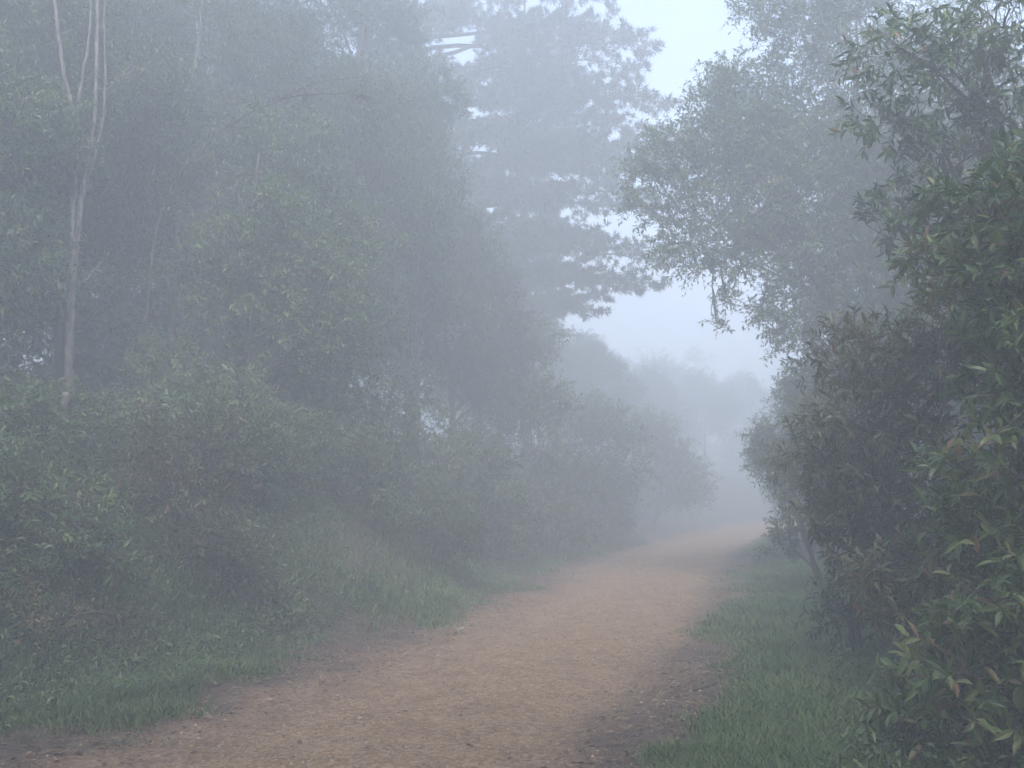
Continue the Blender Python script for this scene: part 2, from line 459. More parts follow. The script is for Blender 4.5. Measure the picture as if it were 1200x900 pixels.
def pine(seed, label, x, y, H, branches, r0=.2, group=None, dz=0, lean=0):
    """branches: (height, azimuth deg (0 = +x), length, rise)"""
    rng = np.random.default_rng(seed)
    rt = root('pine_tree', label, 'pine tree', (x, y, g1(x, y) + dz), group)
    lg, tg = Geo(), Geo()
    hh = np.linspace(0, H, 16); tr = np.stack([lean * hh / H + rng.normal(0, .03, 16), rng.normal(0, .03, 16), hh - .3 * (hh == 0)], 1)
    tg.tube(tr, np.linspace(r0, .03, 16), 10)
    tufts = []; tdir = []; twA = []; twB = []
    for (h, az, L, rise) in branches:
        a = R(az); s = np.array([np.interp(h, hh, tr[:, 0]), np.interp(h, hh, tr[:, 1]), h])
        e = s + np.array([math.cos(a) * L, math.sin(a) * L, rise * L])
        n = 12; p = curve(rng, s, e, n, .035, .10)
        tg.tube(p, np.linspace(.012 + .009 * L, .008, n), 5)
        ns = int(5 + L * 4.5)
        for k in range(ns):
            t = .25 + .75 * (k + rng.random()) / ns
            q = np.array([np.interp(t * (n-1), np.arange(n), p[:, c]) for c in range(3)])
            sgn = 1 if k % 2 else -1
            a2 = a + sgn * rng.uniform(.5, 1.1)
            l2 = (.30 + .30 * L * (1.05 - t)) * rng.uniform(.6, 1.25)
            d2 = np.array([math.cos(a2), math.sin(a2), rng.uniform(-.3, .45)])
            e2 = q + d2 * l2
            twA.append(q); twB.append(e2)
            m = max(2, int(l2 / .105))
            for j in range(m):
                tq = .2 + .8 * (j + rng.random()) / m
                tufts.append(q + (e2 - q) * tq + rng.normal(0, .05, 3)); tdir.append(unit(d2 + rng.normal(0, .35, 3) + np.array([0, 0, .3])))
        for j in range(5):
            tufts.append(e + rng.normal(0, .08, 3)); tdir.append(unit(e - s))
    tg.sticks(np.array(twA), np.array(twB), .008, .004)
    T = np.array(tufts); D = np.array(tdir); K = 20
    dd = unit(D[:, None] * .75 + rng.normal(0, .62, (len(T), K, 3)))
    P = np.repeat(T[:, None], K, 1)
    L = .17 * rng.uniform(.7, 1.2, (len(T), K))
    tint = np.clip(rng.normal(.4, .15, (len(T), 1)) + rng.normal(0, .08, (len(T), K)), 0, 1)
    Nn = rng.normal(size=dd.shape)
    lg.leaves(P.reshape(-1, 3), dd.reshape(-1, 3), Nn.reshape(-1, 3), L.ravel(), np.full(L.size, .012), tint.ravel())
    link('trunk', tg.mesh('trunk', B_dark), rt); link('crown', lg.mesh('crown', M_pine), rt)
    return rt

def W2L(x, y, lobes, dz=0):
    """world-coordinate lobes to ones about a base"""
    b = g1(x, y) + dz
    return [(a - x, c - y, d - b, r) for a, c, d, r in lobes]

# =================================================================== LEFT SIDE
rg = np.random.default_rng(5)
SM = dict(dens=15, K=15, slen=.34, leafL=.066, ratio=.4, droop=.3)

def bush_l(seed, label, x, y, lobes, M=M_small, **kw):
    a = dict(SM); a.update(kw)
    return shrub(seed, 'bush', label, x, y, W2L(x, y, lobes), M, **a)

bush_l(101, 'arching leafy bush filling the lower left corner on the bank, beside the pale trunk', -4.55, 8.9,
       [(-4.9, 8.7, 1.65, .5), (-4.2, 8.6, 1.55, .48), (-4.6, 8.3, 1.2, .5), (-3.8, 8.7, 1.3, .45), (-5.3, 8.5, 1.4, .5), (-4.15, 8.2, .95, .38), (-4.75, 9.3, 1.7, .38), (-5.6, 9.1, 1.9, .45), (-3.45, 8.6, 1.0, .32)], tint0=.48, leafL=.075)
bush_l(102, 'rust tinged bush just left of the dark hollow, hanging over the left grass verge', -3.3, 10.2,
       [(-3.3, 10.0, 1.55, .5), (-3.0, 9.8, 1.1, .42), (-2.75, 10.1, .95, .33), (-3.6, 10.1, 2.0, .5), (-3.15, 10.4, 1.9, .4)], M=M_rust, tint0=.42)
bush_l(103, 'rounded pale green bush with a tall leafy top, right of the pale trunk', -3.9, 12.4,
       [(-4.1, 12.2, 2.9, .6), (-3.5, 12.2, 2.6, .65), (-3.0, 12.3, 2.3, .5), (-3.9, 12.0, 2.1, .6), (-3.3, 12.0, 1.9, .5), (-4.4, 12.5, 3.2, .45), (-4.3, 12.3, 2.4, .5), (-2.7, 12.1, 1.8, .45)], tint0=.5)
bush_l(104, 'small low bush just above the left grass, left of the bare clay', -2.8, 10.4,
       [(-2.75, 10.3, .75, .36), (-2.45, 10.2, .5, .28), (-3.0, 10.4, .95, .33), (-2.9, 10.8, 1.1, .32)], tint0=.38)
bush_l(105, 'big billowing bush in the middle of the left bank, behind the bare clay', -2.8, 15.2,
       [(-3.2, 15, 3.4, .75), (-2.5, 15, 3.1, .7), (-2.2, 14.8, 2.3, .65), (-2.9, 14.7, 2.3, .65), (-3.5, 14.9, 2.6, .6), (-1.8, 15, 1.7, .5), (-2.5, 14.5, 1.5, .5), (-1.9, 15.2, 2.8, .5), (-3.0, 15.2, 4.2, .6), (-2.3, 15.3, 3.9, .55), (-3.6, 15.3, 4.0, .5)], tint0=.42, leafL=.075)
bush_l(106, 'brownish scrubby bush low on the left edge of the photo, above the grass corner', -4.0, 7.9,
       [(-4.1, 7.7, .72, .33), (-3.6, 7.9, .6, .3), (-4.5, 7.8, .9, .35), (-3.2, 8.3, .55, .25)], M=M_rust, tint0=.5, leafL=.055, dens=15)
bush_l(107, 'dark bush overhanging the bare clay patch on the left bank', -1.9, 13.4,
       [(-2.1, 13.2, 1.6, .45), (-1.7, 13.3, 1.3, .4), (-2.5, 13.3, 1.9, .45), (-1.35, 13.7, 1.05, .3)], tint0=.32)
bush_l(108, 'tangled bush beyond the bare clay, trailing down to the left road edge', -.9, 18.0,
       [(-1.4, 17.8, 2.6, .7), (-.8, 17.8, 2.2, .65), (-.9, 17.6, 1.4, .6), (-.3, 17.9, 1.3, .5), (-1.6, 17.6, 1.7, .6), (-.4, 18.1, 2.0, .45), (0.0, 18.2, .75, .35), (-1.8, 18, 3.4, .6)], dens=11, leafL=.08)

# slender pale tree, three stems from one base
P0 = (-5.3, 12.0)
b0 = g1(*P0)
tree(120, 'pale_tree', 'tall slender tree with pale bare twin trunks forking high at the upper left', *P0,
     [([(0, 0, -.3), (.01, 0, .7), (.05, 0, 1.5), (.08, 0, 2.2), (.12, 0, 2.6)], .058, .046),
      ([(.12, 0, 2.5), (.10, .02, 3.1), (.14, .05, 3.7), (.15, .05, 4.3), (.02, 0, 4.9), (-.06, 0, 5.6), (-.15, .1, 6.6), (-.25, .1, 8)], .036, .016),
      ([(.15, .05, 4.25), (.25, 0, 4.8), (.34, .05, 5.4), (.40, 0, 6.4), (.5, 0, 8)], .022, .014),
      ([(.12, .0, 2.5), (.20, -.03, 3.0), (.27, -.02, 3.6), (.40, 0, 4.3), (.44, 0, 5.2), (.46, .05, 6.4), (.6, .1, 8)], .033, .016),
      ([(.24, -.02, 3.3), (.36, .1, 3.9), (.5, .1, 4.5), (.5, .1, 5.6), (.6, .1, 7.4)], .018, .012)],
     [(-.3, .2, 7.3, .6), (.5, .2, 7.6, .7), (.9, 0, 7.0, .4), (.25, .15, 2.4, .22), (-.15, -.1, 2.55, .16), (.2, -.15, 3.9, .2), (-.25, .1, 4.4, .25), (.7, .1, 5.0, .3)], M_small, B_pale,
     lean=-.058, dens=6, K=9, slen=.4, leafL=.07, ratio=.4)
# short broken stub beside it
tree(121, 'thin_tree', 'thin pale stem standing in the leaves right of the twin trunks', -5.05, 14.6,
     [([(0, 0, -.3), (.04, 0, 1.5), (.1, 0, 3.2), (.06, 0, 4.3), (.16, 0, 5.2), (.32, 0, 6.1), (.36, 0, 7.6)], .06, .025)],
     [(.3, .1, 7.6, .7), (-.2, 0, 5.2, .4), (.6, .2, 6.8, .6)], M_small, B_pale, dens=8, K=10, slen=.4, leafL=.075)
st = tree(122, 'tree_stump', 'short grey broken stem in the bushes left of the pale trunk', -4.75, 10.6,
     [([(0, 0, -.3), (.0, 0, .4), (.015, 0, .75), (.02, 0, .86)], .045, .038)], [(.12, .1, .55, .12)], M_small, B_pale, cat='stump', dens=10, K=6, slen=.15, leafL=.05)

TR = dict(dens=14, K=14, slen=.42, leafL=.075, ratio=.42, droop=.3)
tree(130, 'leafy_tree', 'pale green leafy tree standing right of the twin trunks above the rounded bush', -3.9, 14.6,
     [([(0, 0, -.3), (.1, 0, 1.5), (.0, .1, 3.0), (.2, .1, 4.5)], .08, .03), ([(.05, .05, 2), (.5, 0, 3.2), (.9, -.1, 4.2)], .05, .02)],
     W2L(-3.9, 14.6, [(-3.5, 14.2, 6.2, .8), (-2.8, 14.3, 5.6, .75), (-3.9, 14.1, 5.4, .8), (-3.1, 14.0, 4.8, .75), (-2.5, 14.2, 4.6, .7), (-4.3, 14.3, 4.6, .7), (-2.2, 14.4, 5.2, .5), (-3.4, 14.4, 4.0, .6), (-3.2, 14.8, 6.9, .6), (-4.1, 14.6, 6.9, .5)]),
     M_small, B_dark, tint0=.52, **TR)
tree(135, 'leafy_tree', 'leafy tree at the left edge of the photo, just left of the pale twin trunks', -6.6, 11.8,
     [([(0, 0, -.3), (.1, 0, 1.5), (.0, .1, 3.0), (.2, .1, 5.5)], .08, .03)],
     rand_lobes(np.random.default_rng(1351), 20, (0, 0, 3.3), (1.1, 1.0, 3.0), .5, .8), M_small, B_dark, tint0=.34, **TR)
tree(136, 'leafy_tree', 'slim leafy tree above the rounded bush, between the pale trunks and the pale green tree', -3.5, 13.0,
     [([(0, 0, -.3), (.1, 0, 1.5), (.0, .1, 3.0), (.1, .1, 4.2)], .05, .02)],
     W2L(-3.5, 13.0, [(-3.7, 12.9, 3.9, .5), (-3.2, 12.9, 4.2, .55), (-2.9, 13.0, 3.6, .5), (-3.6, 12.8, 4.7, .5), (-2.7, 13.1, 4.6, .45), (-3.1, 12.9, 5.2, .45), (-4.1, 13.0, 4.4, .4), (-2.4, 13.2, 3.4, .5), (-2.3, 13.3, 4.0, .4)]), M_small, B_dark, tint0=.5, **TR)
copy_thing(bpy.data.objects['bush.002'], -6.9, 11.6, 2.2, (.9, .9, 1.0), 'rounded leafy bush between the left edge and the pale twin trunks')
tree(131, 'leafy_tree', 'dark leafy tree filling the upper left corner behind the twin trunks', -8.2, 15.5,
     [([(0, 0, -.3), (.1, 0, 2.5), (-.1, 0, 5), (.2, 0, 8)], .14, .05)],
     rand_lobes(np.random.default_rng(1311), 26, (0.6, -.2, 4.4), (2.4, 1.6, 4.2), .6, 1.05), M_dull, B_dark, tint0=.3, **TR)
tree(132, 'leafy_tree', 'tall dark tree behind the thin stem, its crown reaching the top left of the photo', -5.6, 18.0,
     [([(0, 0, -.3), (.1, 0, 3), (-.1, 0, 6), (.3, 0, 9.5)], .15, .05)],
     rand_lobes(np.random.default_rng(1321), 34, (0, 0, 6.4), (2.5, 1.8, 4.2), .65, 1.1), M_dull, B_dark, tint0=.38, **TR)
tree(133, 'leafy_tree', 'tall airy tree with bright gaps in its crown, left of the big pine', -3.6, 20.5,
     [([(0, 0, -.3), (.2, 0, 3), (.1, 0, 6), (.5, 0, 10.5)], .15, .05)],
     rand_lobes(np.random.default_rng(1331), 30, (.3, 0, 6.6), (2.0, 1.8, 4.6), .55, 1.0), M_dull, B_dark, tint0=.45, **TR)
# long pale bare branch arching right from the airy understory belongs to this slim tree
tree(134, 'arching_tree', 'slim tree with a long thin branch arching out to the right across the dark leaves', -5.0, 13.3,
     [([(0, 0, -.3), (.1, 0, 1.6), (.15, 0, 2.9), (.5, 0, 3.8), (1.1, 0, 4.4), (1.9, 0, 4.8), (2.6, .1, 4.9), (3.1, .1, 4.82)], .024, .006),
      ([(1.7, 0, 4.7), (2.3, -.05, 4.98), (2.9, -.05, 5.05)], .008, .004)],
     [(.3, .1, 3.3, .35), (2.9, .1, 4.85, .2), (1.2, .1, 4.4, .2), (.7, 0, 3.9, .25), (0, 0, 2.2, .4), (.1, -.1, 1.6, .35), (.5, -.1, 3.6, .25), (1.5, -.05, 4.65, .2), (2.2, 0, 4.8, .18)], M_small, B_twig, dens=9, K=9, slen=.3, leafL=.06)

# pines over the road
rp = np.random.default_rng(77)
br = []
for h in np.arange(3.2, 14.5, .42):
    for k in range(4):
        az = rp.uniform(0, 360); L = rp.uniform(1.6, 3.6) * (1.1 - .045 * h)
        br.append((h + rp.uniform(-.2, .2), az, L, rp.uniform(-.12, .18)))
for h, L, rise, az in [(4.6, 5.6, .02, 5), (5.2, 5.9, .0, -6), (6.0, 5.0, .03, 12), (6.4, 5.8, .02, -4), (6.9, 6.0, .02, 5), (7.3, 5.6, .02, -10), (7.9, 6.1, .0, 8), (8.2, 5.2, .08, 10), (8.9, 5.7, .05, -8), (9.7, 5.6, .08, 3), (10.0, 5.7, .03, -4), (10.4, 5.2, .08, -5), (11.0, 5.4, .06, 8), (11.6, 4.8, .06, 0), (5.7, 3.6, .0, -30), (7.6, 6.7, -.01, -3), (8.3, 6.9, .0, 4), (9.1, 6.3, .02, -2), (8.7, 6.4, .03, 9), (4.9, 6.0, -.01, 2), (10.7, 6.0, .04, 2), (7.0, 3.8, .02, 25), (9.3, 3.6, .02, -25)]:
    br.append((h - .6, az, L, rise))
pine(140, 'large pine with layered branches reaching right across the middle of the sky', -2.9, 28.8, 15, br, .2).scale = (1.2, 1.2, 1.2)
br = []
for h in np.arange(5.2, 15, .5):
    for k in range(4):
        br.append((h, rp.uniform(0, 360), rp.uniform(1.8, 3.4) * (1.15 - .05 * h), rp.uniform(-.1, .2)))
pine(141, 'pale hazy pine farther back behind the large pine, left of the sky gap', 0.4, 31, 15.5, br, .2)

copy_thing(bpy.data.objects['pine_tree.001'], .6, 40.0, 2.0, .82, 'ghostly pine at the left rim of the sky gap, just above the palest trees')
# bushes and trees receding along the left bank
bush_far = shrub(150, 'bush', 'misty green bush past the big pine trunk, left of the road bend', 0.2, 22.5,
                 rand_lobes(np.random.default_rng(1501), 15, (0, 0, 1.6), (1.6, 1.1, 1.7), .5, .85), M_small, dens=10, K=11, slen=.42, leafL=.095, ratio=.42, tint0=.45)
tall_far = tree(151, 'leafy_tree', 'misty round headed tree behind the tangled bush, below the large pine', -1.4, 22.3,
                [([(0, 0, -.3), (.1, 0, 1.5), (-.1, 0, 3.5)], .1, .04)], rand_lobes(np.random.default_rng(1511), 20, (0, 0, 3.2), (1.9, 1.5, 2.3), .6, .95), M_dull, B_dark, tint0=.5, **TR)
copy_thing(tall_far, -2.9, 17.2, 3.9, (.8, .8, 1.2), 'dim tree rising from behind the big billowing bush in the middle of the bank')
copy_thing(bush_far, 2.2, 27.0, 1.3, (1.15, 1, 1.1), 'faint bush beside the road where it starts bending right')
copy_thing(tall_far, -0.3, 30.0, 2.1, (1.0, 1.0, 1.1), 'faint tree left of the bend, its top just under the lowest pine branches')
copy_thing(bush_far, 4.9, 36.0, 2.6, (1.2, 1.1, 1.1), 'very faint bush at the outer edge of the bend, left of the palest trees')
copy_thing(tall_far, 3.2, 41.0, .6, (1.1, 1.1, 1.0), 'very faint round tree just left of the sky gap')
G_far = 'trees lost in the fog beyond the bend'
for i, (x, y, r, s) in enumerate([(7.2, 50, 1, .95), (11.0, 57, 2.2, 1.0), (3.8, 50, 3, 1.1), (14.5, 62, .3, 1.1), (8.6, 60, 4, 1.1), (18.5, 62, 5, 1.1)]):
    copy_thing(tall_far, x, y, r, s, 'ghostly pale tree lost in the fog beyond the road bend', G_far)
low = shrub(160, 'bush', 'scrubby bush low on the bank under the rounded pale green bush', -3.6, 11.3, rand_lobes(np.random.default_rng(1601), 13, (0, 0, .55), (1.0, .5, .7), .3, .5), M_small, dens=13, K=12, slen=.3, leafL=.075, ratio=.42, tint0=.36)
copy_thing(low, -4.9, 10.5, 1.9, (1.1, 1, .75), 'scrubby bush at the foot of the pale twin trunks')
copy_thing(low, -3.0, 12.9, 3.0, (.8, .7, .7), 'scrubby bush just above the bare clay on the left bank')
copy_thing(low, -2.3, 13.6, 2.5, (.75, .6, .75), 'smallest scrubby bush, hanging right over the bare clay')
copy_thing(low, -1.2, 15.0, 5.5, (.9, .7, .9), 'scrubby bush right of the bare clay, under the overhanging dark bush')
copy_thing(low, -3.4, 14.0, .7, (1.2, 1, 1.1), 'scrubby bush under the big billowing bush in the middle of the bank')
copy_thing(low, -1.7, 16.3, 4.0, (1.2, .9, 1.2), 'wide scrubby bush farther along from the clay, close to the left road edge')
copy_thing(low, -.4, 19.8, 5.2, (1.3, 1, 1.2), 'scrubby bush at the foot of the tangled bush')
copy_thing(low, .7, 22.0, 2.2, (1.4, 1, 1.2), 'hazy low bush at the road edge below the large pine')
copy_thing(low, 2.3, 26.0, 1.2, (1.5, 1.1, 1.3), 'hazy low bush where the left road edge starts to bend')
copy_thing(bush_far, -3.4, 17.6, .9, (1.0, .9, 1.25), 'dim bush high on the bank behind the big billowing bush')
copy_thing(bush_far, -6.8, 11.9, 2.0, (.9, .9, 1.1), 'dark bush at the left edge of the photo, behind and left of the pale trunk')
copy_thing(tall_far, -6.4, 14.2, 2.7, (1.0, 1.0, 1.1), 'dark round tree directly behind the pale twin trunks')
copy_thing(tall_far, -1.9, 19.6, 1.1, (.85, .85, 1.35), 'dim tall tree right of the pale green leafy tree, in front of the large pine')

# the wood behind the bank: one mass
def forest_mass(name, label, region, n, seed, hmin, hmax, M, shade_roof=0):
    rng = np.random.default_rng(seed); g = Geo()
    lob = []
    for k in range(n):
        x, y = region(rng); z = g1(x, y)
        h = rng.uniform(hmin, hmax)
        for j in range(7):
            lob.append((x + rng.normal(0, .8), y + rng.normal(0, .8), z + h * (j + rng.random()) / 7, rng.uniform(.8, 1.4)))
    for k in range(shade_roof):                       # unseen boughs added over the lane to shade the near air
        y = rng.uniform(-20, 3.2); lob.append((float(xc(y)) + rng.uniform(-5, 5.5), y, rng.uniform(6.5, 10), rng.uniform(.9, 1.5)))
    foliage(rng, lob, g, None, dens=3.4, K=10, slen=.7, leafL=.17, ratio=.5, droop=.3, tint0=.35)
    o = link(name, g.mesh(name, M)); o['kind'] = 'stuff'; o['label'] = label; o['category'] = 'woods'
    return o
forest_mass('woods', 'dim mass of wood behind the left bank', lambda r: (lambda y: (float(xc(y)) - r.uniform(10.5, 15) - max(0, (18 - y)) * .1, y))(r.uniform(9, 31)), 40, 9, 6, 12, M_dull)
forest_mass('woods', 'dim mass of wood behind the right hand trees', lambda r: (lambda y: (float(xc(y)) + r.uniform(6.5, 11), y))(r.uniform(12, 27)), 22, 10, 5, 9, M_dull)
forest_mass('woods', 'faint line of wood beyond the bend', lambda r: (r.uniform(8, 42), r.uniform(64, 74)), 30, 12, 5, 9, M_dull)

forest_mass('woods', 'unseen wood added behind the camera and over the lane to shade it', lambda r: (lambda y: (float(xc(y)) + r.choice([-1, 1]) * r.uniform(3.2, 11), y))(r.uniform(-22, 1.0)), 46, 14, 7, 13, M_dull, shade_roof=65)  # out of view, added to block light and darken the air near the camera
forest_mass('woods', 'wood added behind the near right hand bushes to shade the near lane', lambda r: (lambda y: (float(xc(y)) + r.uniform(7.2, 12), y))(r.uniform(1, 13)), 22, 15, 6, 10, M_dull)  # added to shade the near air; also fills gaps behind the bushes
# =================================================================== RIGHT SIDE
BG = dict(dens=20, K=12, slen=.26, leafL=.105, ratio=.30, droop=.2, hi=2, rosette=True, twig_r=.005, hang=.2)
def bush_r(seed, label, x, y, lobes, M=M_big, **kw):
    a = dict(BG); a.update(kw)
    return shrub(seed, 'bush', label, x, y, W2L(x, y, lobes), M, **a)
bush_r(201, 'dark glossy bush with narrow leaves in the lower right corner, touching the grass', 2.85, 5.6,
       [(2.55, 5.4, .35, .27), (2.85, 5.3, .7, .33), (3.1, 5.4, 1.05, .4), (2.7, 5.8, .65, .3), (3.2, 5.8, .5, .4), (2.3, 5.75, .25, .2), (3.0, 5.0, .25, .25), (2.15, 5.7, .3, .16), (2.4, 5.5, .62, .24), (2.6, 5.6, 1.0, .24)], tint0=.54)
bush_r(202, 'tall bush with bright green narrow leaves along the right edge of the photo', 3.4, 6.2,
       [(3.0, 6.0, 1.7, .42), (3.15, 6.0, 2.3, .42), (3.3, 6.1, 2.85, .42), (2.85, 6.1, 1.35, .33), (3.6, 6.3, 3.3, .45), (3.2, 6.4, 3.0, .35), (3.6, 6.0, 1.9, .45), (3.5, 6.5, 1.2, .5), (3.05, 6.2, 3.35, .22), (3.7, 6.2, 2.6, .45)], tint0=.5)
bush_r(203, 'bush with mixed green and reddish leaves bulging over the right verge', 3.5, 8.6,
       [(3.0, 8.4, 2.2, .45), (3.3, 8.3, 1.8, .5), (2.95, 8.4, 1.55, .42), (3.5, 8.3, 2.6, .5), (3.1, 8.6, 2.75, .4), (3.6, 8.2, 1.4, .45), (3.2, 8.6, 1.1, .38), (3.9, 8.5, 3.0, .5), (2.7, 8.8, 1.9, .33), (2.75, 8.5, 1.5, .3), (2.85, 8.4, 1.15, .3)], M=M_rust, tint0=.40, leafL=.09)
bush_r(204, 'low brown leaved bush under the overhang on the right, above the dark hollow', 3.2, 7.1,
       [(2.6, 7.3, 1.0, .24), (2.7, 7.2, .7, .2), (3.0, 6.9, .85, .27), (3.25, 6.8, 1.1, .32), (2.85, 7.1, 1.05, .22), (3.5, 6.9, .9, .35)], M=M_rust, tint0=.6, leafL=.09)
bush_r(205, 'dim bush with drooping leaves behind the reddish one, right of the verge', 4.1, 11.6,
       [(3.6, 11.4, 1.3, .45), (3.9, 11.3, 1.9, .55), (4.3, 11.3, 2.5, .55), (3.7, 11.6, 2.4, .45), (4.2, 11.3, 1.2, .5), (3.35, 11.7, 1.8, .38), (4.5, 11.5, 3.1, .55), (3.9, 11.9, 3.0, .4)], M=M_rust, tint0=.42, leafL=.085, hi=True, dens=12)
bush_r(206, 'small leafy bush low on the right verge, in front of the dark hollow', 3.2, 9.6,
       [(2.9, 9.2, .4, .25), (3.05, 9.1, .8, .27), (3.2, 9.4, .5, .28), (3.5, 9.3, .8, .33), (3.9, 9.4, .5, .35)], M=M_small, tint0=.32, leafL=.08, hi=True, rosette=False)
bush_r(207, 'dark bush on the right verge where the grass narrows toward the bend', 4.6, 14.6,
       [(4.2, 14.4, 1.2, .5), (4.5, 14.3, 1.9, .55), (4.9, 14.3, 1.3, .55), (4.0, 14.7, 1.9, .45), (5.1, 14.4, 2.6, .6), (4.4, 14.8, 2.7, .45), (4.0, 14.9, .75, .35)], M=M_small, tint0=.3, leafL=.09, hi=False, dens=12, rosette=False)
bush_r(208, 'pale misty bush at the inside of the bend, its foot hiding the road end', 6.3, 21.5,
       rand_lobes(np.random.default_rng(2081), 14, (6.25, 21.5, 2.4), (1.0, .9, 1.7), .4, .65), M=M_small, tint0=.4, leafL=.1, hi=False, dens=11, rosette=False, slen=.4)
copy_thing(bush_far, 7.9, 25.5, 2.2, (1.0, 1.0, 1.2), 'faint bush behind the pale misty bush at the inside of the bend')
bush_r(209, 'leafy sapling poking up at the right edge beneath the top right tree', 3.7, 7.6,
       [(3.35, 7.4, 3.2, .33), (3.6, 7.4, 3.7, .38), (3.9, 7.5, 3.0, .45), (3.25, 7.6, 3.75, .18), (4.1, 7.5, 3.9, .45)], tint0=.5, leafL=.12)

R7 = (5.6, 14.8)
tree(220, 'spreading_tree', 'broad tree leaning from the right, its thin dangling twigs against the sky gap', *R7,
     [([(0, 0, -.3), (-.1, 0, 1.4), (.0, 0, 2.6), (-.3, -.1, 4.0), (-.5, 0, 5.8), (-.3, 0, 8)], .13, .04),
      ([(-.2, 0, 3.2), (-1.0, -.1, 4.1), (-1.9, -.1, 4.6), (-2.8, -.2, 4.9)], .035, .01),
      ([(-.4, 0, 4.6), (-1.2, 0, 5.5), (-2.2, .1, 6.2)], .035, .01)],
     W2L(*R7, [(5.2, 14.6, 4.6, .75), (4.6, 14.5, 4.2, .6), (4.5, 14.4, 5.6, .75), (3.8, 14.4, 6.0, .65), (3.1, 14.4, 6.2, .55), (2.5, 14.5, 5.9, .42), (3.4, 14.5, 5.0, .5), (2.8, 14.5, 4.85, .42), (2.35, 14.5, 4.95, .3),
               (4.4, 14.6, 7.0, .75), (3.7, 14.5, 7.2, .6), (5.3, 14.5, 6.4, .85), (5.2, 14.6, 7.8, .8), (6.1, 14.5, 5.4, .85), (6.2, 14.6, 7.0, .9), (4.3, 14.6, 8.1, .6), (4.0, 14.3, 3.6, .4), (3.6, 14.3, 3.95, .28), (5.0, 14.3, 3.5, .6), (6.0, 14.4, 4.0, .8), (4.35, 14.3, 3.1, .4), (7.0, 14.6, 6.2, .9), (3.1, 14.4, 4.15, .2), (2.95, 14.4, 3.8, .13), (1.95, 14.4, 6.15, .38), (1.75, 14.4, 5.65, .25), (2.2, 14.5, 6.6, .35), (2.3, 14.5, 5.4, .35), (3.0, 14.5, 5.5, .5), (3.6, 14.2, 5.4, .55), (4.2, 14.2, 4.9, .55), (3.5, 14.3, 6.7, .6), (3.0, 14.4, 7.3, .4), (4.3, 14.1, 6.3, .6), (4.5, 14.0, 3.8, .5), (4.0, 14.3, 4.4, .4), (3.3, 14.3, 4.6, .3), (2.9, 14.4, 6.9, .4), (3.3, 14.5, 7.6, .4), (4.6, 14.8, 8.9, .7), (5.4, 14.8, 9.0, .8), (3.9, 14.7, 8.9, .5), (6.6, 14.8, 8.2, .9), (2.6, 14.4, 6.4, .35), (3.9, 14.8, 5.2, .5), (4.1, 14.9, 6.6, .7), (4.9, 15.2, 5.2, .8), (5.8, 15.2, 6.2, 1.0), (3.3, 14.8, 6.5, .6), (7.4, 14.8, 7.4, .9)]),
     M_small, B_dark, tint0=.42, dens=24, K=11, slen=.34, leafL=.075, ratio=.45, droop=.4)
_r = bpy.data.objects['spreading_tree']; _r.scale = (1.19, 1.19, 1.17); _r.location = (6.7, 17.7, g1(6.7, 17.7))
R8 = (5.4, 10.0)
tree(221, 'leafy_tree', 'dark leafy tree overhanging from the top right corner', *R8,
     [([(0, 0, -.3), (-.1, 0, 2), (-.2, 0, 4), (-.6, -.1, 6)], .1, .03), ([(-.15, 0, 2.8), (-.7, -.3, 3.8), (-1.2, -.4, 4.8)], .05, .015)],
     W2L(*R8, [(4.8, 9.6, 5.0, .6), (4.2, 9.5, 4.6, .5), (4.4, 9.5, 5.6, .55), (3.7, 9.6, 5.2, .4), (4.9, 9.6, 4.1, .55), (4.3, 9.6, 3.7, .45), (5.2, 9.6, 3.3, .6), (3.8, 9.5, 5.9, .45), (5.0, 9.7, 6.2, .6), (3.75, 9.7, 4.2, .3), (4.9, 9.7, 2.6, .6)]),
     M_big, B_dark, tint0=.33, dens=11, K=10, slen=.34, leafL=.12, ratio=.3, droop=.3, hi=True, rosette=True)
tree(222, 'leafy_tree', 'dim tree rising behind the broad leaning tree at the upper right', 9.2, 20.5,
     [([(0, 0, -.3), (.1, 0, 3), (-.1, 0, 6), (.2, 0, 9)], .14, .05)],
     rand_lobes(np.random.default_rng(2221), 32, (-.2, 0, 5.6), (2.6, 1.6, 4.4), .65, 1.05), M_dull, B_dark, tint0=.4, **TR)

# =================================================================== GRASS, WEEDS, LITTER, STONES
def scatter(rng, n, u0, u1, y0, y1, power=1.6):
    """positions beside the road, denser near the camera"""
    t = rng.random(n) ** power
    y = y0 + (y1 - y0) * t; u = rng.uniform(u0, u1, n)
    return xc(y) + u / cosr(y), y, u
def scar(u, y, rng):
    return (((u + 2.75) / .7) ** 2 + ((y - 13.0) / 2.4) ** 2 < rng.uniform(0, 1.3, len(u)) * (rng.random(len(u)) > .12))

